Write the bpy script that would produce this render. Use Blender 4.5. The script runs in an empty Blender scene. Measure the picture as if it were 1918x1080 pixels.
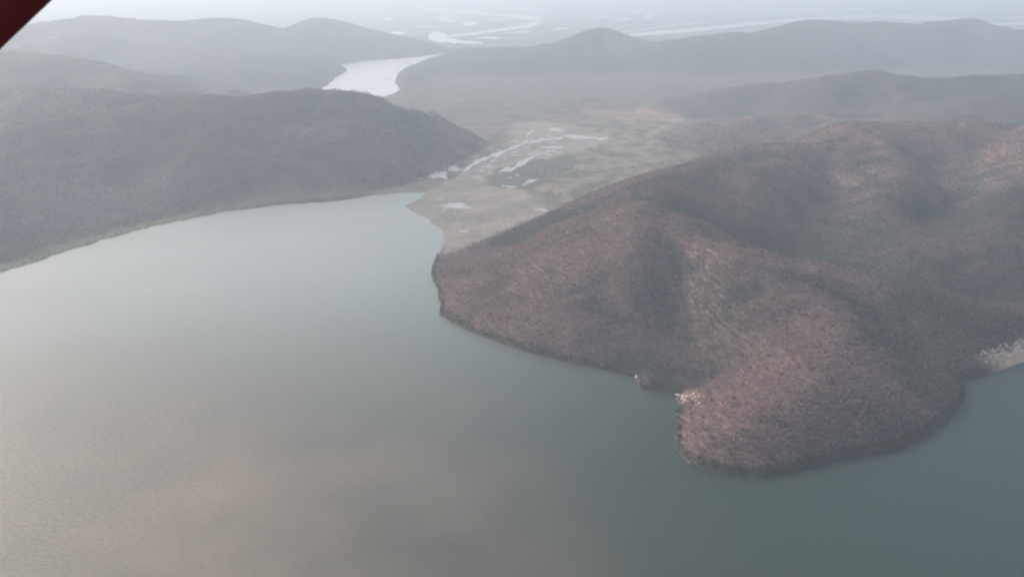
import bpy, bmesh, math, random
import numpy as np

SC = bpy.context.scene
R = math.radians

# ------------------------------------------------------------------ camera
H = 600.0                       # height of the aircraft above the lake, metres
FPX = 1505.0                    # focal length in pixels of the 1918-wide photograph
PITCH = 20.6                    # degrees below the horizon
cam_d = bpy.data.cameras.new("camera")
cam = bpy.data.objects.new("camera", cam_d)
SC.collection.objects.link(cam)
cam_d.sensor_width = 36.0
cam_d.lens = 36.0 * FPX / 1918.0
cam_d.clip_start = 0.05
cam_d.clip_end = 250000.0
cam.location = (0, 0, H)
cam.rotation_euler = (R(90 - PITCH), 0, 0)
cam_d.dof.use_dof = True
cam_d.dof.focus_distance = 1500.0
cam_d.dof.aperture_fstop = 9.0
SC.camera = cam

# ------------------------------------------------------------------ sky, sun, exposure
SUN_AZ = -59.0                  # degrees from the view direction, negative = left
SUN_EL = 30.0
world = bpy.data.worlds.new("World")
SC.world = world
world.use_nodes = True
wn = world.node_tree
wn.nodes.clear()
sky = wn.nodes.new("ShaderNodeTexSky")
sky.sky_type = 'NISHITA'
sky.sun_disc = False
sky.sun_elevation = R(SUN_EL)
sky.sun_rotation = R(SUN_AZ)
sky.altitude = 300
sky.air_density = 1.0
sky.dust_density = 4.0
sky.ozone_density = 0.6
bg = wn.nodes.new("ShaderNodeBackground")
bg.inputs[1].default_value = 0.15
wo = wn.nodes.new("ShaderNodeOutputWorld")
wn.links.new(sky.outputs[0], bg.inputs[0])
wn.links.new(bg.outputs[0], wo.inputs[0])

sun_d = bpy.data.lights.new("sun", 'SUN')
sun_d.energy = 1.75
sun_d.angle = R(18.0)
sun_d.color = (1.0, 0.93, 0.84)
sun = bpy.data.objects.new("sun", sun_d)
SC.collection.objects.link(sun)
from mathutils import Vector
sd = Vector((math.sin(R(SUN_AZ)) * math.cos(R(SUN_EL)), math.cos(R(SUN_AZ)) * math.cos(R(SUN_EL)), math.sin(R(SUN_EL))))
sun.rotation_euler = sd.to_track_quat('Z', 'Y').to_euler()
sun.location = (0, 0, 900)

SC.view_settings.view_transform = 'Standard'
SC.view_settings.look = 'None'
SC.view_settings.exposure = 0.78
SC.view_settings.gamma = 1.0
SC.render.engine = 'CYCLES'
cy = SC.cycles
cy.use_denoising = True
cy.max_bounces = 6
cy.diffuse_bounces = 2
cy.glossy_bounces = 2
cy.transparent_max_bounces = 8
cy.volume_bounces = 3
cy.caustics_reflective = False
cy.caustics_refractive = False
cy.filter_width = 2.3

# ------------------------------------------------------------------ helpers
SP, CP = math.sin(R(PITCH)), math.cos(R(PITCH))

def P(px, py, h=0.0):
    """world point at height h that stands behind photo pixel (px, py)"""
    u = (px - 959.0) / FPX
    v = (540.0 - py) / FPX
    dy = CP + v * SP
    dz = -SP + v * CP
    t = (h - H) / dz
    return (u * t, dy * t)

def P2(px, py, h=0.0):
    """vectorised P for numpy arrays"""
    u = (np.asarray(px, float) - 959.0) / FPX
    v = (540.0 - np.asarray(py, float)) / FPX
    t = (h - H) / (-SP + v * CP)
    return u * t, (CP + v * SP) * t

def project(x, y, z):
    dz = z - H
    depth = y * CP - dz * SP
    u = x / depth
    v = (y * SP + dz * CP) / depth
    return 959 + u * FPX, 540 - v * FPX

def tag(o, label=None, cat=None, group=None, kind=None):
    if label: o["label"] = label
    if cat: o["category"] = cat
    if group: o["group"] = group
    if kind: o["kind"] = kind
    return o

rs = np.random.RandomState(7)
_perm = rs.permutation(512).astype(np.int64)
_ga = rs.rand(512) * 2 * math.pi
_gx, _gy = np.cos(_ga), np.sin(_ga)

def perlin(x, y, seed=0):
    x = np.asarray(x, float) + seed * 17.31
    y = np.asarray(y, float) - seed * 9.77
    xi = np.floor(x).astype(np.int64); yi = np.floor(y).astype(np.int64)
    fx = x - xi; fy = y - yi
    def g(ix, iy, dx, dy):
        h = _perm[(ix + _perm[(iy + seed * 31) & 511]) & 511]
        return _gx[h] * dx + _gy[h] * dy
    u = fx * fx * fx * (fx * (fx * 6 - 15) + 10)
    v = fy * fy * fy * (fy * (fy * 6 - 15) + 10)
    a = g(xi, yi, fx, fy); b = g(xi + 1, yi, fx - 1, fy)
    c = g(xi, yi + 1, fx, fy - 1); d = g(xi + 1, yi + 1, fx - 1, fy - 1)
    return ((a + u * (b - a)) + v * ((c + u * (d - c)) - (a + u * (b - a)))) * 1.5

def fbm(x, y, octaves=4, seed=0, gain=0.5):
    s = 0; a = 1.0; n = 0
    for i in range(octaves):
        s = s + a * perlin(x * 2 ** i, y * 2 ** i, seed + i)
        n += a; a *= gain
    return s / n

def ss(e0, e1, x):
    t = np.clip((x - e0) / (e1 - e0), 0, 1)
    return t * t * (3 - 2 * t)

def seg_dist(x, y, a, b):
    ax, ay = a; bx, by = b
    dx, dy = bx - ax, by - ay
    t = np.clip(((x - ax) * dx + (y - ay) * dy) / (dx * dx + dy * dy + 1e-9), 0, 1)
    return np.hypot(x - ax - t * dx, y - ay - t * dy), t

def poly_sd(x, y, poly):
    """signed distance to a polygon: negative inside"""
    d = np.full(x.shape, 1e9)
    inside = np.zeros(x.shape, bool)
    n = len(poly)
    for i in range(n):
        a = poly[i]; b = poly[(i + 1) % n]
        dd, _ = seg_dist(x, y, a, b)
        d = np.minimum(d, dd)
        cond = ((a[1] > y) != (b[1] > y))
        xx = (b[0] - a[0]) * (y - a[1]) / ((b[1] - a[1]) + 1e-12) + a[0]
        inside ^= cond & (x < xx)
    return np.where(inside, -d, d)

def line_sd(x, y, pts):
    d = np.full(x.shape, 1e9)
    for i in range(len(pts) - 1):
        d = np.minimum(d, seg_dist(x, y, pts[i], pts[i + 1])[0])
    return d

# ------------------------------------------------------------------ the land's plan
lake_px = [(0, 512), (40, 500), (80, 487), (130, 468), (200, 447), (300, 422), (420, 398), (520, 384), (640, 376),
           (700, 365), (760, 360), (803, 361), (790, 370), (757, 386), (775, 398), (805, 412), (826, 430), (832, 452),
           (826, 470), (812, 490), (808, 512), (818, 540), (826, 568), (822, 590), (850, 606), (900, 629), (980, 656),
           (1050, 676), (1130, 692), (1190, 706), (1197, 727), (1240, 735), (1268, 745), (1274, 762), (1266, 780), (1270, 797), (1262, 815), (1265, 838), (1274, 852),
           (1290, 868), (1350, 886), (1430, 893), (1480, 884), (1530, 868), (1600, 855), (1680, 842), (1745, 808),
           (1790, 772), (1808, 742), (1800, 724), (1788, 712), (1815, 708), (1860, 697), (1918, 674), (2000, 650), (2150, 628)]
LAKE = [(-3400, 1500), (-1600, 1480)] + [P(*p) for p in lake_px] + [(2200, 1500), (3600, 900), (3600, -3000), (-3400, -3000)]
bay_px = [(600, 168), (650, 131), (636, 122), (690, 113), (770, 108), (858, 96), (825, 113), (775, 127), (748, 135),
          (741, 150), (749, 170), (722, 180), (660, 182)]
BAY = [P(*p) for p in bay_px]

# each ridge: points (px, py, crest height, half-width), a power for the profile
ridges = {
 'near': [
   # headland tip dome
   [(1330, 800, 26, 150), (1440, 768, 44, 190), (1560, 750, 50, 190), (1690, 735, 38, 150), (1760, 740, 20, 110)],
   # neck up to the spur
   [(1480, 730, 46, 190), (1560, 660, 66, 210), (1560, 590, 92, 240), (1500, 492, 128, 300)],
   # pink spur to the west point
   [(868, 545, 20, 170), (960, 520, 52, 210), (1060, 470, 95, 250), (1150, 420, 135, 300), (1218, 378, 168, 340)],
   # low south spur of the west point
   [(1090, 560, 60, 230), (1150, 480, 105, 240), (1205, 395, 160, 300)],
   # crest running right from the peak
   [(1218, 380, 170, 260), (1300, 424, 152, 210), (1400, 464, 137, 220), (1500, 484, 128, 230), (1600, 500, 120, 240),
    (1700, 528, 105, 250), (1800, 552, 98, 260), (1940, 575, 95, 300), (2150, 590, 90, 300)],
   [(1080, 672, 10, 120), (1150, 680, 16, 130), (1225, 705, 20, 130), (1300, 720, 26, 140)],
   # mid spur between two gullies
   [(1400, 466, 132, 220), (1390, 540, 90, 170), (1370, 620, 48, 150)],
   # back ridge
   [(1218, 378, 168, 300), (1242, 330, 152, 330), (1300, 312, 142, 360), (1380, 295, 134, 380), (1460, 281, 134, 420), (1560, 274, 140, 430),
    (1610, 240, 162, 430), (1700, 236, 166, 440), (1800, 236, 165, 440), (1918, 240, 162, 440), (2150, 250, 160, 440)],
   # spurs coming down towards us from the back ridge
   [(1610, 243, 160, 400), (1655, 320, 125, 330), (1640, 395, 95, 240)],
   [(1930, 244, 160, 400), (1905, 330, 128, 330), (1810, 430, 98, 260), (1700, 465, 84, 220)],
   [(1460, 284, 132, 350), (1425, 340, 122, 260)],
 ],
 'left': [
   [(-500, 60, 340, 1300), (-200, 85, 320, 1300), (0, 98, 305, 1200), (110, 114, 285, 1000), (250, 156, 225, 800), (380, 182, 180, 600)],
   [(-500, 130, 270, 800), (-250, 140, 255, 750), (0, 158, 240, 650), (100, 170, 236, 600), (190, 175, 240, 600), (290, 186, 225, 600), (400, 186, 220, 600)],
   [(400, 184, 232, 620), (480, 180, 238, 620), (560, 167, 246, 620), (650, 170, 238, 600), (720, 192, 205, 520),
    (790, 232, 135, 420), (860, 264, 70, 260), (900, 277, 40, 240)],
   [(480, 180, 236, 420), (470, 240, 160, 360), (420, 300, 80, 300)],
   [(640, 172, 236, 420), (620, 230, 150, 340), (640, 290, 70, 280)],
   [(60, 166, 238, 450), (90, 240, 160, 400), (60, 330, 70, 330)],
   [(-400, 140, 260, 600), (-300, 300, 150, 600)],
 ],
 'far_left': [
   [(-300, 80, 240, 1500), (0, 62, 270, 1400), (90, 50, 300, 1300), (180, 36, 330, 1200), (330, 46, 300, 1200), (440, 40, 310, 1100), (500, 64, 240, 900),
    (545, 52, 272, 800), (610, 35, 308, 900), (670, 44, 285, 1000), (740, 64, 215, 1000), (800, 82, 130, 800)],
   [(440, 41, 309, 900), (420, 75, 210, 900), (400, 120, 110, 800)], [(610, 37, 306, 900), (600, 70, 215, 900), (570, 110, 120, 800)],
   [(180, 38, 328, 900), (170, 80, 220, 900)],
   [(60, 110, 170, 900), (150, 72, 250, 1100), (260, 90, 190, 900)],
   [(330, 120, 120, 900), (430, 112, 140, 1000), (560, 118, 110, 900)],
 ],
 'far_right': [
   [(880, 97, 120, 792), (925, 93, 140, 792), (1000, 98, 120, 648)],
   [(1000, 98, 110, 648), (1070, 84, 170, 648), (1100, 66, 220, 576), (1130, 57, 245, 576), (1165, 64, 225, 576), (1220, 82, 170, 720), (1300, 80, 180, 792), (1390, 68, 215, 864),
    (1470, 58, 245, 1008), (1530, 44, 275, 1008), (1600, 46, 270, 1008), (1680, 50, 262, 1008), (1740, 52, 258, 936), (1790, 42, 278, 792), (1820, 38, 285, 720),
    (1860, 56, 240, 792), (1918, 66, 215, 936), (2200, 60, 230, 1152)],
   [(1440, 160, 130, 576), (1530, 146, 180, 576), (1620, 135, 205, 612), (1690, 146, 190, 576), (1800, 150, 185, 576), (1918, 148, 190, 648), (2150, 140, 200, 720)],
   [(1720, 227, 105, 500), (1800, 203, 125, 600), (1918, 172, 150, 700), (2150, 150, 170, 800)],
   [(1320, 262, 25, 240), (1370, 244, 50, 330), (1430, 222, 78, 420), (1520, 216, 84, 450), (1600, 234, 76, 430)],
 ],
}
RW = {}
for k, L in ridges.items():
    RW[k] = []
    for line in L:
        RW[k].append([P(p[0], p[1], p[2]) + (p[2], p[3]) for p in line])

cuts = [   # gullies: points (px, py, height there), depth, half-width
 ([(1240, 425, 130), (1270, 500, 85), (1300, 570, 60), (1300, 640, 30), (1270, 720, 5)], 42, 120),
 ([(1110, 560, 70), (1150, 620, 40), (1190, 700, 3)], 22, 80),
 ([(1110, 430, 105), (1010, 500, 65), (900, 570, 15)], 20, 90),
 ([(1560, 520, 100), (1600, 590, 60), (1680, 640, 30), (1780, 700, 3)], 34, 130),
 ([(1262, 372, 150), (1330, 398, 120), (1410, 420, 98), (1480, 440, 88), (1600, 470, 78), (1760, 500, 75), (1918, 520, 70)], 80, 135),
 ([(1590, 285, 130), (1560, 360, 95), (1590, 455, 75)], 38, 140),
 ([(1850, 265, 140), (1800, 350, 105), (1760, 480, 72)], 44, 150),
]
CUTS = [([P(*p) for p in c[0]], c[1], c[2]) for c in cuts]

def ridge_field(x, y, lines, k):
    """smooth maximum of the ridge profiles"""
    acc = np.zeros(x.shape)
    for line in lines:
        best = np.zeros(x.shape)
        for i in range(len(line) - 1):
            a, b = line[i], line[i + 1]
            d, t = seg_dist(x, y, a[:2], b[:2])
            h = a[2] + (b[2] - a[2]) * t
            w = a[3] + (b[3] - a[3]) * t
            q = np.sqrt((d / w) ** 2 + 0.0196) - 0.14
            best = np.maximum(best, h * np.clip(1 - q, 0, 1) ** 1.25)
        acc = acc + np.expm1(np.clip(best / k, 0, 60))
    return k * np.log1p(acc)

flat_px = [(700, 361), (760, 352), (800, 335), (850, 312), (900, 290), (930, 268), (900, 240), (840, 215), (800, 190), (760, 178),
           (860, 150), (1050, 140), (1300, 150), (1430, 175), (1440, 200), (1390, 228), (1320, 262), (1350, 290), (1285, 308), (1180, 340), (1110, 362), (1050, 388),
           (1010, 408), (960, 428), (900, 452), (836, 474), (815, 470), (780, 430), (740, 390)]
FLAT = [P(*p) for p in flat_px]

def shape(x, y):
    """returns height and a dict of fields for world points"""
    r = np.hypot(x, y)
    wx = x + 55 * fbm(x / 260, y / 260, 3, 3)
    wy = y + 55 * fbm(x / 260, y / 260, 3, 11)
    near = ridge_field(wx, wy, RW['near'], 14.0)
    left = ridge_field(wx, wy, RW['left'], 22.0)
    fl = ridge_field(x + 300 * fbm(x / 1500, y / 1500, 3, 5), y, RW['far_left'], 30.0)
    fr = ridge_field(x + 200 * fbm(x / 1200, y / 1200, 3, 8), y, RW['far_right'], 25.0)
    fs = np.maximum(poly_sd(x, y, FLAT) + 25 * fbm(x / 120, y / 120, 3, 15), 0)
    near = np.minimum(near, fs * 0.9) * ss(0, 60, fs)
    left = np.minimum(left, fs * 0.5) * ss(0, 120, fs)
    hill = np.maximum(np.maximum(near, left), np.maximum(fl, fr))
    cut = np.zeros(x.shape)
    for pts, dep, wid in CUTS:
        cut = np.maximum(cut, 0.75 * dep * np.exp(-(line_sd(wx, wy, pts) / (wid * .62)) ** 2))
    cut = cut * ss(3000, 2500, r)
    # erosion: gullies cut the slopes, nothing on crests and flats
    ph = np.maximum(near, left)
    rg = 1 - 2 * np.abs(fbm(wx / 170, wy / 170, 4, 21))
    rg2 = 1 - 2 * np.abs(fbm(wx / 420, wy / 420, 3, 25))
    amp = ss(5, 80, hill)
    z = hill - cut * ss(4, 60, hill) + amp * ((rg - 0.62) * 12 + (rg2 - 0.6) * 15) + ss(3, 40, hill) * 3.0 * fbm(x / 30, y / 30, 3, 31)
    z = z + ss(10, 70, left) * (1 - ss(150, 225, left)) * (70 * fbm(x / 480, y / 480, 2, 35) - 90 * np.abs(fbm(x / 360, y / 360, 2, 38)) + 14)
    big = ss(3500, 6000, r)
    z = z + big * amp * 75 * (0.40 - np.abs(fbm(x / 1100, y / 1100, 4, 41)))
    gully = -(rg - 0.55) * 1.0 - (rg2 - 0.55) * 0.7 + cut / 75
    z = np.maximum(z, 0)
    z = z * ss(0, 6, z) + 1.0 + 0.12 * fbm(x / 40, y / 40, 3, 51)
    # shores
    jag = 3.5 * fbm(x / 10, y / 10, 3, 63) + 5 * fbm(x / 28, y / 28, 4, 61) + 9 * fbm(x / 110, y / 110, 2, 67)
    sl = poly_sd(x, y, LAKE) + jag * (0.4 + 0.6 * ss(1300, 2200, r)) * (1 + ss(1500, 2500, r) * ss(-200, -900, x) * 1.2)
    sb = poly_sd(x, y, BAY) + jag * 3
    sd_ = np.minimum(sl, sb)
    cap = np.where(sd_ > 0, 0.25 + sd_ * 0.6, 0)
    cap = cap + 1e-3
    zs = np.where(sd_ > 0, z * (1 - np.exp(-cap / np.maximum(z, 1.0) * 1.6)), np.maximum(-6, sd_ * 0.3))
    zs = np.where(sd_ > 0, np.maximum(zs, 0.05 + 0.03 * np.minimum(sd_, 20)), zs)
    return zs, dict(near=near, left=left, fl=fl, fr=fr, sl=sl, sb=sb, gully=gully, r=r, fs=fs)

delta_px = [(757, 386), (800, 362), (830, 345), (880, 320), (920, 296), (960, 268), (955, 235), (1010, 225), (1100, 240),
            (1150, 262), (1080, 285), (1000, 300), (960, 330), (945, 350), (985, 360), (1020, 385), (1010, 405), (960, 425),
            (900, 450), (835, 475), (820, 440)]
DELTA = [P(*p) for p in delta_px]
dark_px = [(905, 345), (930, 318), (1000, 300), (1080, 300), (1060, 330), (1000, 352), (930, 352)]
DARK = [P(*p) for p in dark_px]

def colour(x, y, z, f):
    """base colour of the land (vegetation, soil kinds and some painted relief shade), linear RGB, and woodland cover 0..1"""
    n = x.shape
    def C(c): return np.ones(n + (1,)) * np.array(c)
    def mix(a, b, t): return a + (b - a) * np.clip(t, 0, 1)[..., None]
    big = fbm(x / 420, y / 420, 4, 71)
    mid = fbm(x / 90, y / 90, 4, 77)
    fine = fbm(x / 22, y / 22, 3, 83)
    pink = C((0.245, 0.164, 0.152))     # leafless brown-pink woodland
    olive = C((0.098, 0.100, 0.084))    # evergreen scrub along the gullies
    grey = C((0.140, 0.115, 0.114))
    g = f['gully'] + 0.55 * big + 0.35 * mid + 0.15 * fine
    w = mix(pink, grey, ss(-0.25, 0.25, g))
    w = mix(w, olive, ss(0.10, 0.55, g))
    # beyond the near crest the wood is greener
    cx, cy_ = P(1560, 400, 150)
    green = ss(950, 350, np.hypot(x - cx - 150, y - cy_))
    w = mix(w, mix(grey, olive, ss(-.3, .2, mid + big)), green * 0.45)
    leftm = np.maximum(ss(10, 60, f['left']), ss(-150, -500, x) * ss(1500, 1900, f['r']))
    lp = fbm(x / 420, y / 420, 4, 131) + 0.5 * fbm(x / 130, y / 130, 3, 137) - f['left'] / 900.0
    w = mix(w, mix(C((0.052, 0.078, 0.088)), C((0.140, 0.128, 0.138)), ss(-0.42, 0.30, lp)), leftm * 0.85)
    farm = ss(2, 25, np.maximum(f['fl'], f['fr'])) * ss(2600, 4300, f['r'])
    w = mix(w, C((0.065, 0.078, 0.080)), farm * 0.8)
    for (px, py, hh, rr, k) in ((1760, 610, 40, 190, .75), (1880, 340, 170, 170, .7), (1540, 420, 90, 150, .7), (1530, 512, 110, 60, .6), (1330, 560, 80, 90, .35), (1650, 845, 10, 120, .5), (1180, 660, 20, 90, .35)):
        qx, qy = P(px, py, hh)
        w = mix(w, olive, ss(1.25, 0.5, np.hypot(x - qx, y - qy) / rr + 0.9 * mid) * k)
    # lit spurs and the shaded hollow behind the crest, painted into the wood colour
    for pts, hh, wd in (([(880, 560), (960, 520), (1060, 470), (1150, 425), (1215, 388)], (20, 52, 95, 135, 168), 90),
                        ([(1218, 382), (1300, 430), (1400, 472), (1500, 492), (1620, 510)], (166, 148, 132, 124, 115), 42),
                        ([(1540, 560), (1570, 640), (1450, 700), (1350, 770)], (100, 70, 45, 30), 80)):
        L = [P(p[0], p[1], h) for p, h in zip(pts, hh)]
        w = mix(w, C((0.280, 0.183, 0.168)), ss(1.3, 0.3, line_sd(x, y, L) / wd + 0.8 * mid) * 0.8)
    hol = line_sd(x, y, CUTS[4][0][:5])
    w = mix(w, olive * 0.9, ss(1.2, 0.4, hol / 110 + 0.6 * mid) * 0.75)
    # plains: pale dry fields, scrub, red soil
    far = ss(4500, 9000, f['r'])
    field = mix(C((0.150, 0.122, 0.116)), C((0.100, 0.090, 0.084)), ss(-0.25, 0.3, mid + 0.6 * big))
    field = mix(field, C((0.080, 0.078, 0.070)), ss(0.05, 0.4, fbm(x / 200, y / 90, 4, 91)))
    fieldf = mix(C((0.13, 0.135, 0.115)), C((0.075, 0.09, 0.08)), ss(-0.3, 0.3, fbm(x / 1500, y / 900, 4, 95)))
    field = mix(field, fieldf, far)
    for (px, py, rr) in ((1185, 213, 260), (1290, 215, 220), (1240, 225, 150), (1190, 330, 110), (1330, 262, 120), (1120, 300, 80), (1480, 215, 120)):
        qx, qy = P(px, py, 2)
        m = ss(1.0, 0.3, np.hypot((x - qx) / (rr * 1.5), (y - qy) / rr) + 0.7 * mid + 0.5 * fine)
        field = mix(field, C((0.34, 0.215, 0.180)), m * (0.35 + 0.65 * ss(-.05, .35, fbm(x / 55, y / 80, 3, 141))))
    hm = ss(4, 16, np.maximum(np.maximum(f['near'], f['left']), np.maximum(f['fl'], f['fr'])) + 5 * mid)
    hm = np.maximum(hm, ss(5, 35, f['fs'] + 12 * mid) * ss(3400, 2900, f['r']))
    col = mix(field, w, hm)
    # green and tan scrub on the flat beyond the near hill
    qx, qy = P(1165, 288, 2)
    tm = ss(1.15, 0.5, np.hypot((x - qx) / 760, (y - qy) / 950) + 0.5 * big) * (1 - hm)
    tex = fbm(x / 70, y / 110, 4, 121)
    tan = mix(C((0.245, 0.205, 0.155)), C((0.105, 0.112, 0.078)), ss(-0.22, 0.22, tex))
    tan = mix(tan, C((0.33, 0.25, 0.20)), ss(0.3, 0.5, fbm(x / 45, y / 70, 3, 127)))
    col = mix(col, tan, tm * 0.8)
    # delta sand and mud
    sd_ = poly_sd(x, y, DELTA) + 22 * fbm(x / 60, y / 60, 4, 101)
    dm = ss(18, -12, sd_) * (1 - hm)
    sand = mix(C((0.265, 0.222, 0.188)), C((0.200, 0.178, 0.150)), ss(-0.2, 0.3, fbm(x / 150, y / 150, 4, 105)))
    sand = mix(sand, C((0.36, 0.33, 0.29)), ss(0.28, 0.5, fbm(x / 60, y / 100, 4, 109)) * 0.6)
    col = mix(col, sand, dm)
    dk = ss(15, -15, poly_sd(x, y, DARK) + 25 * fbm(x / 50, y / 50, 4, 111))
    col = mix(col, C((0.115, 0.112, 0.098)), dk * (1 - hm))
    # green fringe at the lake's edge
    fr = ss(95, 30, f['sl'] + 25 * mid) * ss(1500, 1900, f['r']) * ss(-100, -500, x)
    col = mix(col, C((0.125, 0.130, 0.088)), fr * 0.9)
    shore = ss(13, 4, f['sl'] + 4 * fine) * hm
    col = mix(col, olive * 0.8, shore * 0.85)
    ux, uy = P(1290, 748, 3)
    pm = ss(24, 12, np.hypot(x - ux, y - uy) + 3 * fine)
    col = mix(col, C((0.17, 0.10, 0.085)), pm)
    # pale beach to the right of the headland
    bx, by = P(1885, 664, 2)
    bd = ss(105, 35, np.hypot((x - bx) * .8, (y - by)) + 12 * fine)
    bd = bd * ss(30, 15, f['sl'] + 14 * fine)
    col = mix(col, C((0.60, 0.39, 0.24)), bd)
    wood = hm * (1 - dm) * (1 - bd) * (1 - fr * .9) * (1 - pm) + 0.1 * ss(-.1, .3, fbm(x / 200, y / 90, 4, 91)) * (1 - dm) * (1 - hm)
    return col, wood, bd

# ------------------------------------------------------------------ materials
def mat(name):
    m = bpy.data.materials.new(name); m.use_nodes = True
    nt = m.node_tree; b = nt.nodes["Principled BSDF"]
    return m, nt, b

def land_material():
    m, nt, b = mat("land")
    at = nt.nodes.new("ShaderNodeAttribute"); at.attribute_name = "soil"
    tc = nt.nodes.new("ShaderNodeNewGeometry")
    n1 = nt.nodes.new("ShaderNodeTexNoise"); n1.inputs["Scale"].default_value = 0.16; n1.inputs["Detail"].default_value = 5
    n2 = nt.nodes.new("ShaderNodeTexNoise"); n2.inputs["Scale"].default_value = 0.018; n2.inputs["Detail"].default_value = 6
    n2.inputs["Roughness"].default_value = 0.65
    for n in (n1, n2): nt.links.new(tc.outputs["Position"], n.inputs["Vector"])
    r1 = nt.nodes.new("ShaderNodeMapRange"); r1.inputs[1].default_value = 0.3; r1.inputs[2].default_value = 0.7
    r1.inputs[3].default_value = 0.72; r1.inputs[4].default_value = 1.28
    nt.links.new(n1.outputs[0], r1.inputs[0])
    r2 = nt.nodes.new("ShaderNodeMapRange"); r2.inputs[1].default_value = 0.3; r2.inputs[2].default_value = 0.7
    r2.inputs[3].default_value = 0.84; r2.inputs[4].default_value = 1.16
    nt.links.new(n2.outputs[0], r2.inputs[0])
    mu = nt.nodes.new("ShaderNodeMath"); mu.operation = 'MULTIPLY'
    nt.links.new(r1.outputs[0], mu.inputs[0]); nt.links.new(r2.outputs[0], mu.inputs[1])
    vm = nt.nodes.new("ShaderNodeVectorMath"); vm.operation = 'SCALE'
    nt.links.new(at.outputs["Color"], vm.inputs[0]); nt.links.new(mu.outputs[0], vm.inputs["Scale"])
    nt.links.new(vm.outputs[0], b.inputs["Base Color"])
    b.inputs["Roughness"].default_value = 1.0
    b.inputs["Specular IOR Level"].default_value = 0.05
    bp = nt.nodes.new("ShaderNodeBump"); bp.inputs["Strength"].default_value = 0.7; bp.inputs["Distance"].default_value = 2.5
    nt.links.new(n1.outputs[0], bp.inputs["Height"]); nt.links.new(bp.outputs[0], b.inputs["Normal"])
    return m

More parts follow.
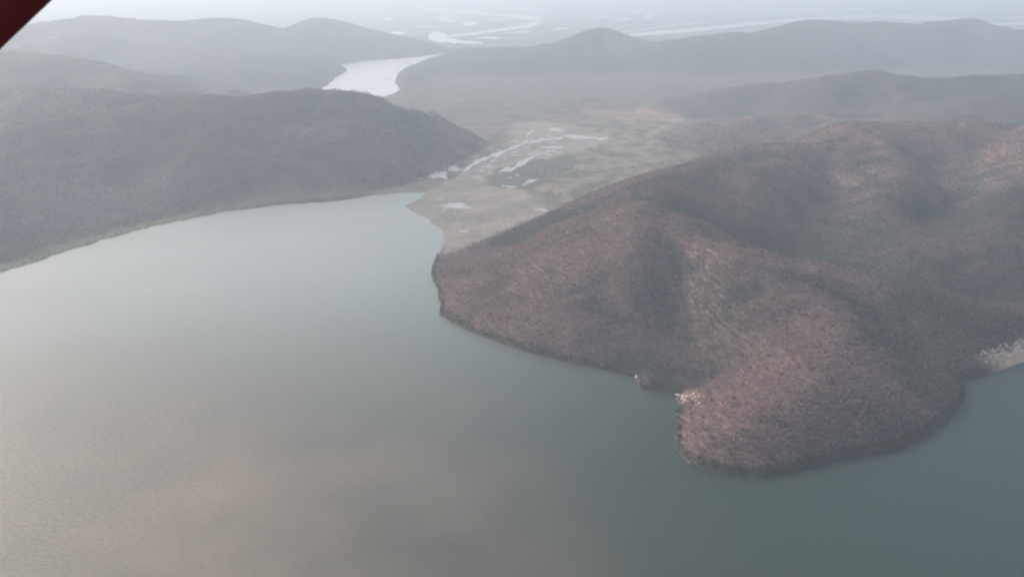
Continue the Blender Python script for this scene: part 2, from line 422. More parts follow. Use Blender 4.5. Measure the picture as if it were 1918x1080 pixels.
def water_material(name, base, rough, bump, wind=0.0):
    m, nt, b = mat(name)
    tc = nt.nodes.new("ShaderNodeNewGeometry")
    mp = nt.nodes.new("ShaderNodeMapping")
    mp.inputs["Rotation"].default_value = (0, 0, R(28)); mp.inputs["Scale"].default_value = (0.35, 1.0, 1.0)
    nt.links.new(tc.outputs["Position"], mp.inputs["Vector"])
    n1 = nt.nodes.new("ShaderNodeTexNoise"); n1.inputs["Scale"].default_value = 0.30; n1.inputs["Detail"].default_value = 4
    n1.inputs["Roughness"].default_value = 0.6
    nt.links.new(mp.outputs[0], n1.inputs["Vector"])
    # a wind field on the water to the left, calm elsewhere
    ws = nt.nodes.new("ShaderNodeVectorMath"); ws.operation = 'DISTANCE'
    wx_, wy_ = P(-100, 1150)
    ws.inputs[1].default_value = (wx_, wy_, 0)
    nt.links.new(tc.outputs["Position"], ws.inputs[0])
    wr = nt.nodes.new("ShaderNodeMapRange"); wr.interpolation_type = 'SMOOTHSTEP'
    wr.inputs[1].default_value = 900; wr.inputs[2].default_value = 250; wr.inputs[3].default_value = 0; wr.inputs[4].default_value = 1
    nt.links.new(ws.outputs["Value"], wr.inputs[0])
    # patches of wind: rougher here, calmer there
    n2 = nt.nodes.new("ShaderNodeTexNoise"); n2.inputs["Scale"].default_value = 0.0042; n2.inputs["Detail"].default_value = 5
    nt.links.new(tc.outputs["Position"], n2.inputs["Vector"])
    mr = nt.nodes.new("ShaderNodeMapRange"); mr.inputs[1].default_value = 0.2; mr.inputs[2].default_value = 0.8
    mr.inputs[3].default_value = rough * 0.8; mr.inputs[4].default_value = rough * 1.2
    nt.links.new(n2.outputs[0], mr.inputs[0])
    wa = nt.nodes.new("ShaderNodeMath"); wa.operation = 'MULTIPLY_ADD'; wa.inputs[1].default_value = wind
    nt.links.new(wr.outputs[0], wa.inputs[0]); nt.links.new(mr.outputs[0], wa.inputs[2]); nt.links.new(wa.outputs[0], b.inputs["Roughness"])
    ms = nt.nodes.new("ShaderNodeMapRange"); ms.inputs[1].default_value = 0.2; ms.inputs[2].default_value = 0.8
    ms.inputs[3].default_value = bump * 0.3; ms.inputs[4].default_value = bump
    nt.links.new(n2.outputs[0], ms.inputs[0])
    bp = nt.nodes.new("ShaderNodeBump"); bp.inputs["Distance"].default_value = 0.6
    wb = nt.nodes.new("ShaderNodeMath"); wb.operation = 'MULTIPLY_ADD'; wb.inputs[1].default_value = wind * 14
    nt.links.new(wr.outputs[0], wb.inputs[0]); nt.links.new(ms.outputs[0], wb.inputs[2])
    nt.links.new(wb.outputs[0], bp.inputs["Strength"])
    nt.links.new(n1.outputs[0], bp.inputs["Height"]); nt.links.new(bp.outputs[0], b.inputs["Normal"])
    b.inputs["Base Color"].default_value = tuple(base) + (1,)
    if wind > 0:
        # painted into the base colour: pale sky reflection far out, tan glitter at left
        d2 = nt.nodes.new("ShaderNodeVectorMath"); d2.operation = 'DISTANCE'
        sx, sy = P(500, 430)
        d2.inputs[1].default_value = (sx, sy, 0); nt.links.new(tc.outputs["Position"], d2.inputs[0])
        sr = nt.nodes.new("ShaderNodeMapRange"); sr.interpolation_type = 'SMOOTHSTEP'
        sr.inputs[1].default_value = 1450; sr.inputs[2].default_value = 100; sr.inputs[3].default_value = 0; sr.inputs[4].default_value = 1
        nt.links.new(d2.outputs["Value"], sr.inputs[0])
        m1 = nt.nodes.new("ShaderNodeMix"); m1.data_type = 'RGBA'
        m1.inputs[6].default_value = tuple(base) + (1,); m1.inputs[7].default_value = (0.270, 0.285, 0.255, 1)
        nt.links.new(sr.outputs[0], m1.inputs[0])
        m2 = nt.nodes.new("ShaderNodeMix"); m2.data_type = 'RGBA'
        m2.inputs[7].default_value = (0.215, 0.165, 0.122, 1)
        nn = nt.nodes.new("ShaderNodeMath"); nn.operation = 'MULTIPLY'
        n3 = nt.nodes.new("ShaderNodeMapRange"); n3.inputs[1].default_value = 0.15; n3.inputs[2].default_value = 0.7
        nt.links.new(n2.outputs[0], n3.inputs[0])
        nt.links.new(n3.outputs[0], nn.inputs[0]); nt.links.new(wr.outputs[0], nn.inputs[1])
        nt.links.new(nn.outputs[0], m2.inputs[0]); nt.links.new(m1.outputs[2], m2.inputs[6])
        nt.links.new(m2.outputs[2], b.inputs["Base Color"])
    b.inputs["IOR"].default_value = 1.333
    return m

M_land = land_material()
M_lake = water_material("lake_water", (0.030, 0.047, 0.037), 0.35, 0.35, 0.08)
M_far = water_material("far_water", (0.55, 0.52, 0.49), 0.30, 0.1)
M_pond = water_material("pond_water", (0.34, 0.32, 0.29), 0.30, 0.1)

# ------------------------------------------------------------------ the land
def build_land():
    r1 = np.exp(np.arange(math.log(560), math.log(4300), 0.0036))
    r2 = np.exp(np.arange(math.log(4300) + 0.006, math.log(95000), 0.009))
    rr = np.concatenate([r1, r2])
    th = np.arange(-R(56), R(56), 0.0036)
    RR, TH = np.meshgrid(rr, th, indexing='ij')
    x = RR * np.sin(TH); y = RR * np.cos(TH)
    z, f = shape(x, y)
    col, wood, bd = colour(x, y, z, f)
    n, m = x.shape
    # faces; those wholly deep under water are left out
    idx = np.arange(n * m).reshape(n, m)
    a = idx[:-1, :-1]; b = idx[:-1, 1:]; c = idx[1:, 1:]; d = idx[1:, :-1]
    quads = np.stack([a, b, c, d], -1).reshape(-1, 4)
    zf = z.reshape(-1)
    keep = (zf[quads].max(1) > -3.5)
    quads = quads[keep]
    # which body of land each face belongs to
    near, left, fl, fr = (f[k].reshape(-1) for k in ('near', 'left', 'fl', 'fr'))
    qc = quads[:, 0]
    stack = np.stack([np.full(len(qc), 9.0), near[qc], left[qc], fl[qc], fr[qc]], 0)
    who = stack.argmax(0)
    co = np.stack([x, y, z], -1).reshape(-1, 3)
    col = col * (1 - 0.22 * wood)[..., None]         # ground colour darker where the wood is dense
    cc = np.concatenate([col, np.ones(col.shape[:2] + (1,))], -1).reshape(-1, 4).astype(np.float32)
    # smooth normals over the whole sheet, so that the bodies meet without a seam
    e1 = co[quads[:, 2]] - co[quads[:, 0]]; e2 = co[quads[:, 3]] - co[quads[:, 1]]
    fn = np.cross(e1, e2)
    vn = np.zeros_like(co)
    for k in range(4):
        np.add.at(vn, quads[:, k], fn)
    vn /= (np.linalg.norm(vn, axis=1, keepdims=True) + 1e-12)
    vn[vn[:, 2] < 0] *= -1
    out = []
    for w, name in enumerate(('ground', 'hills', 'hills', 'hills', 'hills')):
        q = quads[who == w]
        if len(q) == 0: continue
        used, inv = np.unique(q.reshape(-1), return_inverse=True)
        me = bpy.data.meshes.new(name)
        me.vertices.add(len(used)); me.vertices.foreach_set("co", co[used].astype(np.float32).reshape(-1))
        me.loops.add(len(inv)); me.loops.foreach_set("vertex_index", inv.astype(np.int32))
        me.polygons.add(len(q)); me.polygons.foreach_set("loop_start", np.arange(0, len(inv), 4, dtype=np.int32))
        me.update(calc_edges=True)
        at = me.color_attributes.new("soil", 'FLOAT_COLOR', 'POINT')
        at.data.foreach_set("color", cc[used].reshape(-1))
        me.polygons.foreach_set("use_smooth", np.ones(len(q), bool))
        me.normals_split_custom_set_from_vertices(vn[used].astype(np.float32))
        me.materials.append(M_land)
        o = bpy.data.objects.new(name, me); SC.collection.objects.link(o)
        lab = {0: "flat dry plain with pale delta mud and fields between the hills",
               1: "brown wooded headland and ridges on the right of the lake",
               2: "blue grey wooded ridge behind the left shore of the lake",
               3: "faint hazy hills at the far left beyond the lake",
               4: "faint hazy hills beyond the plain at the right"}[w]
        tag(o, lab, "hills" if w else "ground", kind="structure")
        out.append(o)
    return out

build_land()

def sheet(name, pts, z, m, label=None, cat="water"):
    bm = bmesh.new()
    vs = [bm.verts.new((p[0], p[1], z)) for p in pts]
    bm.faces.new(vs)
    bmesh.ops.triangulate(bm, faces=bm.faces[:])
    for f in bm.faces:
        if f.normal.z < 0: f.normal_flip()
    me = bpy.data.meshes.new(name); bm.to_mesh(me); bm.free()
    me.materials.append(m)
    o = bpy.data.objects.new(name, me); SC.collection.objects.link(o)
    tag(o, label, cat, kind="structure")
    return o

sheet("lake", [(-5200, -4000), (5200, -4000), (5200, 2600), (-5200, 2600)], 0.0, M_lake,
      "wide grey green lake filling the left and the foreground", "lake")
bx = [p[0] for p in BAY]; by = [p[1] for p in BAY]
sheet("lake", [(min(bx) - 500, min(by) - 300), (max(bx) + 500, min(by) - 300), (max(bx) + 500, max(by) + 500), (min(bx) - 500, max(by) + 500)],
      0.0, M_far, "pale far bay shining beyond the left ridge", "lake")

def ribbon(name, pts, z, m, label, cat, seed=0, rough=0.22):
    """pts: (px, py, width in photo pixels measured vertically); a river's reach as one flat sheet"""
    rd = random.Random(seed)
    # resample
    q = []
    for i in range(len(pts) - 1):
        a, b = pts[i], pts[i + 1]
        k = max(2, int(math.hypot(b[0] - a[0], b[1] - a[1]) / 3.5))
        for j in range(k):
            t = j / k
            q.append([a[n] + (b[n] - a[n]) * t for n in range(3)])
    q.append(list(pts[-1]))
    for _ in range(2):
        for i in range(1, len(q) - 1):
            for n in range(3): q[i][n] = (q[i - 1][n] + 2 * q[i][n] + q[i + 1][n]) / 4
    top, bot = [], []
    for j, (px, py, w) in enumerate(q):
        na = float(perlin(np.array(j * 0.23), np.array(seed * 3.1))); nb = float(perlin(np.array(j * 0.23), np.array(seed * 3.1 + 50.0)))
        w1 = w * max(0.06, 0.5 + rough * na + rd.uniform(-.12, .12)); w2 = w * max(0.06, 0.5 + rough * nb + rd.uniform(-.12, .12))
        top.append(P(px, py - w1, z)); bot.append(P(px, py + w2, z))
    bm = bmesh.new()
    va = [bm.verts.new((p[0], p[1], z)) for p in top]; vb = [bm.verts.new((p[0], p[1], z)) for p in bot]
    for i in range(len(va) - 1):
        f = bm.faces.new((vb[i], vb[i + 1], va[i + 1], va[i]))
    bmesh.ops.recalc_face_normals(bm, faces=bm.faces[:])
    for f in bm.faces:
        if f.normal.z < 0: f.normal_flip()
    me = bpy.data.meshes.new(name); bm.to_mesh(me); bm.free(); me.materials.append(m)
    o = bpy.data.objects.new(name, me); SC.collection.objects.link(o)
    return tag(o, label, cat, kind="structure")

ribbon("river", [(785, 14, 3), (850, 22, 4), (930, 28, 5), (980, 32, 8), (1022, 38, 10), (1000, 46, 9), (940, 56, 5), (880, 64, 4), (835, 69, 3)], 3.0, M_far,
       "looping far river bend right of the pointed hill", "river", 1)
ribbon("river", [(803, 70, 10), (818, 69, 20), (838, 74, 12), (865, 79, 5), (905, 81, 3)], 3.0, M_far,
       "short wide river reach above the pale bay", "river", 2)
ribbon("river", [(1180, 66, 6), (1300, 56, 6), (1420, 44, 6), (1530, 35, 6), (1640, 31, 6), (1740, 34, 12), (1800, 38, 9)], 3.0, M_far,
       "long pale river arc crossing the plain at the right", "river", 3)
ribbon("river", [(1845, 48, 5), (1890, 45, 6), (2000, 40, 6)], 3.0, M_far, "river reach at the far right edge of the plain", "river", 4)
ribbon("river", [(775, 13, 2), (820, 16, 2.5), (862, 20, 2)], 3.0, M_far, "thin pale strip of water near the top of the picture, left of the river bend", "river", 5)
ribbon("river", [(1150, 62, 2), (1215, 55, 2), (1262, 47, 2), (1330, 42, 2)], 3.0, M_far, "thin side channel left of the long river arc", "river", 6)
ribbon("river", [(1440, 26, 2.5), (1500, 21, 3), (1570, 17, 3), (1640, 15, 2)], 3.0, M_far, "faint channel above the long river arc", "river", 7)
far_ponds = [(rs.randint(640, 1910), rs.randint(2, 66), rs.randint(6, 20), rs.uniform(1.0, 2.6)) for _ in range(20)] + [(1515, 19, 60, 6), (1380, 12, 30, 3), (1625, 44, 30, 5), (730, 36, 10, 4), (880, 45, 14, 6), (920, 71, 16, 4),
             (1170, 36, 10, 4), (1215, 30, 9, 8), (1190, 22, 12, 4), (1130, 33, 20, 3), (1050, 93, 9, 3), (770, 16, 20, 2),
             (960, 18, 30, 3), (1050, 54, 12, 3), (1700, 6, 14, 2), (1830, 3, 20, 2), (1900, 34, 20, 3), (1270, 76, 18, 3), (830, 33, 20, 4), (745, 62, 16, 4), (1010, 22, 22, 3)]
rdp = random.Random(5)
def blob(name, px, py, wx, wy, z, m, label, cat):
    pts = []
    k = 56
    ph = [rdp.uniform(0, 6.28) for _ in range(3)]
    for i in range(k):
        a = 2 * math.pi * i / k
        rr = 1 + 0.28 * math.sin(2 * a + ph[0]) + 0.2 * math.sin(3 * a + ph[1]) + 0.13 * math.sin(5 * a + ph[2]) + 0.45 * float(perlin(np.array(math.cos(a) * 2.6 + px), np.array(math.sin(a) * 2.6 + py)))
        rr = max(rr, .15)
        pts.append(P(px + wx * rr * math.cos(a), max(-14, py - wy * 0.6 * rr * math.sin(a)), z))
    o = sheet(name, pts, z, m, label, cat)
    return o
for i, (px, py, wx, wy) in enumerate(far_ponds):
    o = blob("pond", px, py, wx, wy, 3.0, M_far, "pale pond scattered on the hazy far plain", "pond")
    o["group"] = "ponds on the far plain"

# streams and pools on the delta
ribbon("stream", [(868, 322, 5), (890, 305, 6), (925, 291, 7), (945, 283, 5), (975, 272, 4), (992, 262, 7), (985, 252, 4), (1000, 244, 3)], 1.6, M_pond,
       "pale braided stream running down onto the delta", "stream", 11, 0.9)
ribbon("stream", [(992, 266, 4), (1020, 262, 4), (1055, 258, 3)], 1.6, M_pond, "thin side stream above the delta", "stream", 12, 0.9)
ribbon("stream", [(935, 322, 5), (965, 312, 6), (990, 300, 6), (1010, 288, 4), (1030, 283, 3)], 1.6, M_pond,
       "narrow stream reach beside the dark mud flat", "stream", 13, 0.9)
ribbon("stream", [(940, 348, 3), (975, 349, 3), (990, 342, 5), (1006, 336, 6)], 1.6, M_pond, "short bright stream bend below the mud flat", "stream", 14, 0.9)
pools = [(815, 326, 24, 12, "large white pool at the foot of the left ridge"), (782, 334, 8, 3, "small pool left of the large white pool"),
         (850, 316, 12, 7, "white pool between the large pool and the stream"), (1085, 257, 22, 7, "white pool at the top of the delta"),
         (1127, 260, 10, 4, "small white pool right of the topmost pool"), (1043, 243, 12, 4, "white pool at the far end of the delta"),
         (1035, 276, 18, 4, "pale pool in the middle of the upper delta"), (1042, 285, 9, 2, "narrow pool below the middle pool"), (852, 385, 26, 7, "pale shallow pool on the sandy delta flat"),
         (870, 433, 7, 3, "tiny pool on the lower delta flat"), (1016, 393, 8, 5, "pale pool at the foot of the pink spur"),
         (955, 333, 4, 2, "tiny pool on the dark mud flat"), (969, 328, 4, 2, "tiny pool at the right of the dark mud flat")]
for (px, py, wx, wy, lab) in pools:
    blob("pool", px, py, wx, wy, 1.55, M_pond, lab, "pool")

rdf = random.Random(21)
for i in range(44):
    t = rdf.random()
    cx_ = 870 + 190 * t + rdf.gauss(0, 14); cy2 = 325 - 75 * t + rdf.gauss(0, 9)
    o = blob("pool", cx_, cy2, rdf.uniform(2, 8), rdf.uniform(.8, 2.2), 1.5, M_pond, "small pale puddle among the braided streams above the delta", "pool")
    o["group"] = "puddles of the delta"

# ------------------------------------------------------------------ trees
def crown_material():
    m, nt, b = mat("dry_crown")
    at = nt.nodes.new("ShaderNodeAttribute"); at.attribute_type = 'INSTANCER'; at.attribute_name = "tint"
    oi = nt.nodes.new("ShaderNodeObjectInfo")
    mr = nt.nodes.new("ShaderNodeMapRange"); mr.inputs[3].default_value = 0.85; mr.inputs[4].default_value = 1.18
    nt.links.new(oi.outputs["Random"], mr.inputs[0])
    vm = nt.nodes.new("ShaderNodeVectorMath"); vm.operation = 'SCALE'
    nt.links.new(at.outputs["Vector"], vm.inputs[0]); nt.links.new(mr.outputs[0], vm.inputs["Scale"])
    nt.links.new(vm.outputs[0], b.inputs["Base Color"])
    b.inputs["Roughness"].default_value = 0.95
    b.inputs["Specular IOR Level"].default_value = 0.1
    return m
M_crown = crown_material()
M_bark, _nt, _b = mat("bark")
_n = _nt.nodes.new("ShaderNodeTexNoise"); _n.inputs["Scale"].default_value = 3
_r = _nt.nodes.new("ShaderNodeValToRGB")
_r.color_ramp.elements[0].color = (0.10, 0.075, 0.06, 1); _r.color_ramp.elements[1].color = (0.26, 0.21, 0.18, 1)
_nt.links.new(_n.outputs[0], _r.inputs[0]); _nt.links.new(_r.outputs[0], _b.inputs["Base Color"]); _b.inputs["Roughness"].default_value = 0.95

def cone(bm, a, b, ra, rb, n=6):
    a = Vector(a); b = Vector(b); d = (b - a).normalized()
    u = d.orthogonal().normalized(); v = d.cross(u)
    A = [bm.verts.new(a + (u * math.cos(t) + v * math.sin(t)) * ra) for t in [2 * math.pi * i / n for i in range(n)]]
    B = [bm.verts.new(b + (u * math.cos(t) + v * math.sin(t)) * rb) for t in [2 * math.pi * i / n for i in range(n)]]
    for i in range(n):
        bm.faces.new((A[i], A[(i + 1) % n], B[(i + 1) % n], B[i]))

def tree_meshes(seed, h, rad, nleaf, leaf):
    rd = random.Random(seed)
    bm = bmesh.new()
    top = Vector((rd.uniform(-.4, .4), rd.uniform(-.4, .4), h * 0.45))
    cone(bm, (0, 0, -0.8), top, 0.24, 0.17)
    tips = []
    for i in range(6):
        a = i * 1.05 + rd.uniform(-.3, .3)
        tip = Vector((math.cos(a) * rad * rd.uniform(.45, .85), math.sin(a) * rad * rd.uniform(.45, .85), h * rd.uniform(.62, .95)))
        cone(bm, top, tip, 0.12, 0.03, 5); tips.append(tip)
        for j in range(2):
            t2 = tip.lerp(top, 0.45); e = t2 + Vector((rd.uniform(-1, 1), rd.uniform(-1, 1), rd.uniform(.3, 1.2)))
            cone(bm, t2, e, 0.06, 0.02, 4); tips.append(e)
    tr = bpy.data.meshes.new("trunk"); bm.to_mesh(tr); bm.free(); tr.materials.append(M_bark)
    # crown: clumps of small leaf and twig faces around the limb tips
    co, fa = [], []
    clumps = [(t, rd.uniform(0.8, 1.5)) for t in tips]
    for i in range(nleaf):
        c, cr = rd.choice(clumps)
        v = Vector((rd.gauss(0, 1), rd.gauss(0, 1), rd.gauss(0, .75))).normalized() * cr * rd.uniform(.5, 1) ** .5
        p = c + v
        n = Vector((rd.gauss(0, 1), rd.gauss(0, 1), rd.gauss(0.9, .9))).normalized()
        u = n.orthogonal().normalized(); w = n.cross(u)
        s = leaf * rd.uniform(.6, 1.3); q = s * rd.uniform(.4, .9)
        k = len(co)
        co += [p + u * s, p + w * q, p - u * s, p - w * q]
        fa.append((k, k + 1, k + 2, k + 3))
    cr = bpy.data.meshes.new("crown"); cr.from_pydata([tuple(c) for c in co], [], fa); cr.materials.append(M_crown)
    return tr, cr

KINDS = [tree_meshes(100 + i, h, rad, n, lf) for i, (h, rad, n, lf) in enumerate(
    [(6.0, 3.0, 200, .42), (7.2, 3.4, 230, .44), (5.0, 2.8, 150, .42), (6.5, 2.6, 170, .40), (4.0, 2.4, 120, .42)])]

def scatter(x0, x1, y0, y1, s, rmin, rmax, seed):
    r_ = np.random.RandomState(seed)
    gx, gy = np.meshgrid(np.arange(x0, x1, s), np.arange(y0, y1, s))
    x = gx.ravel() + r_.uniform(-.5, .5, gx.size) * s; y = gy.ravel() + r_.uniform(-.5, .5, gx.size) * s
    r = np.hypot(x, y)
    k = (r >= rmin) & (r < rmax) & (np.abs(np.arctan2(x, y)) < R(40))
    x, y = x[k], y[k]
    z, f = shape(x, y)
    k = (z > 0.10)
    x, y, z = x[k], y[k], z[k]; f = {a: b[k] for a, b in f.items()}
    col, wood, bd = colour(x, y, z, f)
    keep = r_.rand(len(x)) < (0.93 * wood) * (1 - bd) * ss(3700, 2800, np.hypot(x, y))
    return x[keep], y[keep], z[keep], col[keep], f['sl'][keep], f['gully'][keep]

X, Y, Z, COL, SL, GU = scatter(-1500, 2000, 850, 2400, 4.4, 800, 2350, 1)
X2, Y2, Z2, COL2, SL2, GU2 = scatter(-2700, 2700, 1500, 3900, 7.5, 2350, 3700, 2)
SCL = np.random.RandomState(3).uniform(.55, 1.12, len(X)); SCL2 = np.random.RandomState(4).uniform(.9, 1.4, len(X2))
X = np.concatenate([X, X2]); Y = np.concatenate([Y, Y2]); Z = np.concatenate([Z, Z2]); COL = np.concatenate([COL, COL2])
SL = np.concatenate([SL, SL2]); SCL = np.concatenate([SCL, SCL2]); GU = np.concatenate([GU, GU2])
rt = np.random.RandomState(9)
TINT = np.where((X < 0)[:, None] & (Y > 1700)[:, None], COL * 1.35, COL * 1.14) * rt.uniform(.85, 1.18, (len(X), 1)) * rt.uniform(.95, 1.05, (len(X), 3))
# a few pale leafless crowns and a few evergreens; evergreens crowd the water's edge
pale = rt.rand(len(X)) < 0.012
TINT[pale] = np.array([.24, .20, .18]) * rt.uniform(.8, 1.1, (pale.sum(), 1))
ever = (rt.rand(len(X)) < 0.05) | ((SL < 9) & (rt.rand(len(X)) < .8))
TINT[ever] = np.array([.058, .064, .045]) * rt.uniform(.7, 1.4, (ever.sum(), 1))

px, py = project(X, Y, Z)
inframe = (px > 4) & (px < 1914) & (py > 4) & (py < 1076)
order = np.argsort(np.where(inframe, np.sqrt(X ** 2 + Y ** 2 + (Z - H) ** 2) / SCL ** 0.5, 1e9))
chosen = order[:300]
rest = np.ones(len(X), bool); rest[chosen] = False

protos = []
rt2 = random.Random(12)
for n, i in enumerate(chosen):
    k = n if n < len(KINDS) else rt2.randrange(len(KINDS))
    tr, cr = KINDS[k]
    root = bpy.data.objects.new("dry_tree", None); SC.collection.objects.link(root)
    root.empty_display_size = 1.0
    root.location = (X[i], Y[i], Z[i] - 0.15); root.rotation_euler = (0, 0, rt2.uniform(0, 6.28))
    s = SCL[i]; root.scale = (s, s, s * rt2.uniform(.85, 1.15))
    look = "dark green tree" if ever[i] else "pale leafless tree" if pale[i] else "brown dry tree"
    where = "at the waterline" if SL[i] < 10 else "on the left flank" if px[i] < 1400 else "on the middle slope" if px[i] < 1540 else "on the right slope"
    tag(root, "small %s %s of the headland tip" % (look, where), "tree", "%ss %s of the headland tip" % (look, where))
    t = bpy.data.objects.new("trunk", tr); c = bpy.data.objects.new("crown", cr)
    for o in (t, c):
        o.parent = root; SC.collection.objects.link(o)
    c["tint"] = [float(v) for v in TINT[i]]
    if n < len(KINDS): protos.append(c)

# the wood on all the other slopes: one object of instances
def woodland():
    n = int(rest.sum())
    me = bpy.data.meshes.new("woodland")
    me.vertices.add(n)
    me.vertices.foreach_set("co", np.stack([X[rest], Y[rest], Z[rest] - 0.15], -1).astype(np.float32).reshape(-1))
    a = me.attributes.new("tint", 'FLOAT_VECTOR', 'POINT'); a.data.foreach_set("vector", TINT[rest].astype(np.float32).reshape(-1))
    a = me.attributes.new("size", 'FLOAT', 'POINT'); a.data.foreach_set("value", SCL[rest].astype(np.float32))
    o = bpy.data.objects.new("woodland", me); SC.collection.objects.link(o)
    ng = bpy.data.node_groups.new("woodland", 'GeometryNodeTree')
    ng.interface.new_socket("Geometry", in_out='INPUT', socket_type='NodeSocketGeometry')
    ng.interface.new_socket("Geometry", in_out='OUTPUT', socket_type='NodeSocketGeometry')
    N = ng.nodes; L = ng.links
    gi = N.new("NodeGroupInput"); go = N.new("NodeGroupOutput")
    iop = N.new("GeometryNodeInstanceOnPoints"); iop.inputs["Pick Instance"].default_value = True
    g2i = N.new("GeometryNodeGeometryToInstance")
    for c in protos:
        ob = N.new("GeometryNodeObjectInfo"); ob.transform_space = 'ORIGINAL'; ob.inputs["Object"].default_value = c
        L.new(ob.outputs["Geometry"], g2i.inputs[0])
    rot = N.new("FunctionNodeRandomValue"); rot.data_type = 'FLOAT_VECTOR'
    rot.inputs[0].default_value = (-.12, -.12, 0); rot.inputs[1].default_value = (.12, .12, 6.283)
    ri = N.new("FunctionNodeRandomValue"); ri.data_type = 'INT'
    ri.inputs[4].default_value = 0; ri.inputs[5].default_value = len(protos) - 1
    sz = N.new("GeometryNodeInputNamedAttribute"); sz.data_type = 'FLOAT'; sz.inputs[0].default_value = "size"
    m2p = N.new("GeometryNodeMeshToPoints")
    L.new(gi.outputs[0], m2p.inputs[0])
    L.new(m2p.outputs[0], iop.inputs["Points"]); L.new(g2i.outputs[0], iop.inputs["Instance"])
    L.new(rot.outputs[0], iop.inputs["Rotation"])
    L.new(ri.outputs[2], iop.inputs["Instance Index"])
    L.new(sz.outputs[0], iop.inputs["Scale"])
    L.new(iop.outputs[0], go.inputs[0])
    md = o.modifiers.new("wood", 'NODES'); md.node_group = ng
    tag(o, "dense brown dry woodland covering the slopes around the lake", "woodland", kind="stuff")
    print("woodland trees", n)
woodland()

# ------------------------------------------------------------------ boulders
M_rock, _nt, _b = mat("pale_rock")
_g = _nt.nodes.new("ShaderNodeTexCoord")
_n = _nt.nodes.new("ShaderNodeTexNoise"); _n.inputs["Scale"].default_value = 0.9; _n.inputs["Detail"].default_value = 6
_nt.links.new(_g.outputs["Object"], _n.inputs["Vector"])
_r = _nt.nodes.new("ShaderNodeValToRGB")
_r.color_ramp.elements[0].position = .3; _r.color_ramp.elements[0].color = (0.38, 0.25, 0.21, 1)
_r.color_ramp.elements[1].position = .6; _r.color_ramp.elements[1].color = (0.82, 0.66, 0.56, 1)
_nt.links.new(_n.outputs[0], _r.inputs[0]); _nt.links.new(_r.outputs[0], _b.inputs["Base Color"]); _b.inputs["Roughness"].default_value = 0.9

def rock_mesh(seed):
    rd = random.Random(seed)
    bm = bmesh.new(); bmesh.ops.create_icosphere(bm, subdivisions=3, radius=1)
    # flatten random facets, then squash
    planes = [(Vector((rd.gauss(0, 1), rd.gauss(0, 1), rd.gauss(0, 1))).normalized(), rd.uniform(.55, .9)) for _ in range(11)]
    for v in bm.verts:
        for nrm, dd in planes:
            t = v.co.dot(nrm)
            if t > dd: v.co -= nrm * (t - dd)
        v.co *= 1 + rd.uniform(-.02, .02)
        v.co.z *= .75
    me = bpy.data.meshes.new("boulder"); bm.to_mesh(me); bm.free(); me.materials.append(M_rock)
    return me
ROCKS = [rock_mesh(i) for i in range(6)]
rk = random.Random(77)
def boulder(px_, py_, size, label, group):
    hs = np.arange(120.0, -0.5, -0.5)       # march down the line of sight to the slope
    xs, ys = P2(px_, py_, hs)
    zz, _f = shape(xs, ys)
    if not (zz >= hs).any(): return None
    k = int(np.argmax(zz >= hs)); x, y = float(xs[k]), float(ys[k])
    zz, _f = shape(np.array([x]), np.array([y])); z = float(max(zz[0], -0.2))
    o = bpy.data.objects.new("boulder", rk.choice(ROCKS)); SC.collection.objects.link(o)
    o.location = (x, y, z + size * .25); o.rotation_euler = (rk.uniform(-.3, .3), rk.uniform(-.3, .3), rk.uniform(0, 6.28))
    o.scale = (size * rk.uniform(.8, 1.25), size * rk.uniform(.8, 1.2), size * rk.uniform(.8, 1.3))
    return tag(o, label, "boulder", group)

pile = [(1266, 740), (1272, 742), (1280, 741), (1286, 744), (1293, 741), (1300, 739), (1302, 745), (1296, 748), (1306, 750),
        (1311, 756), (1304, 758), (1298, 754), (1290, 752), (1283, 750), (1277, 748), (1287, 757), (1313, 750), (1270, 747), (1280, 755), (1309, 744)]
for (a, b) in pile:
    boulder(a + rk.uniform(-1, 1), b + rk.uniform(-1, 1), rk.uniform(1.8, 3.3), "pale pink boulder in the rock pile on the headland's west shore", "boulders of the pile on the west shore")
boulder(1192, 706, 3.0, "lone white boulder on the shore left of the rock pile", None)
boulder(1198, 711, 1.8, "small boulder just below the lone white boulder", None)
for i in range(70):
    t = rk.random(); a = 1838 + t * 86; b = 664 - t * 24 + rk.uniform(-7, 18)
    boulder(a, b, rk.uniform(1.4, 3.4), "pale boulder scattered on the beach at the right edge", "boulders along the right beach")
for i in range(26):
    boulder(rk.uniform(1310, 1400), rk.uniform(785, 830), rk.uniform(.7, 1.5), "small brown rock outcropping among trees on the tip's slope", "rocks among the trees of the tip")
for i, (a, b) in enumerate([(1297, 862), (1303, 866), (1290, 856)]):
    boulder(a, b, 1.3, "small pale rock at the waterline below the headland tip", "rocks at the waterline of the tip")

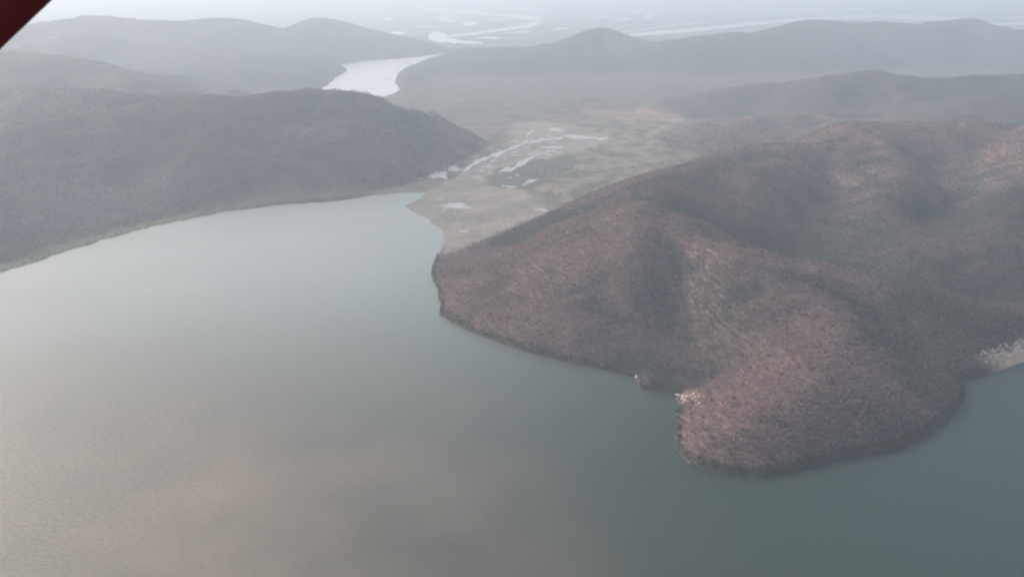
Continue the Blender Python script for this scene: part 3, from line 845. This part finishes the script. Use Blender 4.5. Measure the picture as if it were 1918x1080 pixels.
# ------------------------------------------------------------------ the aircraft's strut, close to the camera
def strut():
    dist = 1.25
    cm = cam.matrix_world if False else None
    fwd = Vector((0, CP, -SP)); up = Vector((0, SP, CP)); rt_ = Vector((1, 0, 0)); o0 = Vector((0, 0, H))
    def at(px_, py_, d):
        return o0 + (fwd + rt_ * ((px_ - 959) / FPX) + up * ((540 - py_) / FPX)) * d
    a = at(-160, 245, dist * 0.92); b = at(330, -220, dist * 1.10)     # the visible lower edge runs along a-b
    axis = (b - a).normalized()
    view = (at(50, 47, 1) - o0).normalized()
    out = axis.cross(view).normalized()
    if out.dot(rt_) > 0: out = -out                                     # away from the picture, to the upper left
    chord, th = 0.17, 0.055
    a = a - axis * 0.9; b = b + axis * 0.9
    n = 28; secs = []
    bm = bmesh.new()
    L = (b - a).length
    for s in range(13):
        c0 = a + axis * (L * s / 12)
        ring = []
        for i in range(n):
            t = 2 * math.pi * i / n
            # streamlined section: blunt nose at the picture side, thin tail outward
            cx_ = 0.5 - 0.5 * math.cos(t)
            yy = math.sin(t) * math.sqrt(abs(math.sin(t))) * (1 - 0.55 * cx_)
            ring.append(bm.verts.new(c0 + out * (chord * cx_) + view * (th * yy)))
        secs.append(ring)
    for s in range(12):
        for i in range(n):
            bm.faces.new((secs[s][i], secs[s][(i + 1) % n], secs[s + 1][(i + 1) % n], secs[s + 1][i]))
    bm.faces.new(secs[0]); bm.faces.new(secs[-1])
    bmesh.ops.recalc_face_normals(bm, faces=bm.faces[:])
    for f in bm.faces: f.smooth = True
    me = bpy.data.meshes.new("wing_strut"); bm.to_mesh(me); bm.free()
    m, nt, bs = mat("red_paint")
    tc = nt.nodes.new("ShaderNodeTexCoord")
    ns = nt.nodes.new("ShaderNodeTexNoise"); ns.inputs["Scale"].default_value = 14; ns.inputs["Detail"].default_value = 5
    nt.links.new(tc.outputs["Object"], ns.inputs["Vector"])
    cr = nt.nodes.new("ShaderNodeValToRGB")
    cr.color_ramp.elements[0].color = (0.05, 0.001, 0.006, 1); cr.color_ramp.elements[1].color = (0.20, 0.018, 0.010, 1)
    nt.links.new(ns.outputs[0], cr.inputs[0]); nt.links.new(cr.outputs[0], bs.inputs["Base Color"])
    bs.inputs["Roughness"].default_value = 0.5
    bs.inputs["Specular IOR Level"].default_value = 0.15
    me.materials.append(m)
    o = bpy.data.objects.new("wing_strut", me); SC.collection.objects.link(o)
    tag(o, "dark red aircraft wing strut crossing the top left corner", "aircraft strut")
strut()

# ------------------------------------------------------------------ haze
def haze(density):
    me = bpy.data.meshes.new("haze")
    bm = bmesh.new(); bmesh.ops.create_cube(bm, size=1)
    z0, z1 = -7.5, H + 12
    for v in bm.verts:
        v.co.x *= 220000; v.co.y = v.co.y * 220000 + 0
        v.co.z = z0 if v.co.z < 0 else z1
    bm.to_mesh(me); bm.free()
    m = bpy.data.materials.new("haze"); m.use_nodes = True
    nt = m.node_tree; nt.nodes.clear()
    pv = nt.nodes.new("ShaderNodeVolumePrincipled"); out = nt.nodes.new("ShaderNodeOutputMaterial")
    pv.inputs["Color"].default_value = (0.675, 0.758, 0.828, 1)
    pv.inputs["Density"].default_value = density
    pv.inputs["Anisotropy"].default_value = 0.25
    nt.links.new(pv.outputs[0], out.inputs["Volume"])
    me.materials.append(m)
    o = bpy.data.objects.new("haze", me); SC.collection.objects.link(o)
    tag(o, "pale blue haze lying over the lake and the hills", "haze", kind="stuff")
haze(0.000125)
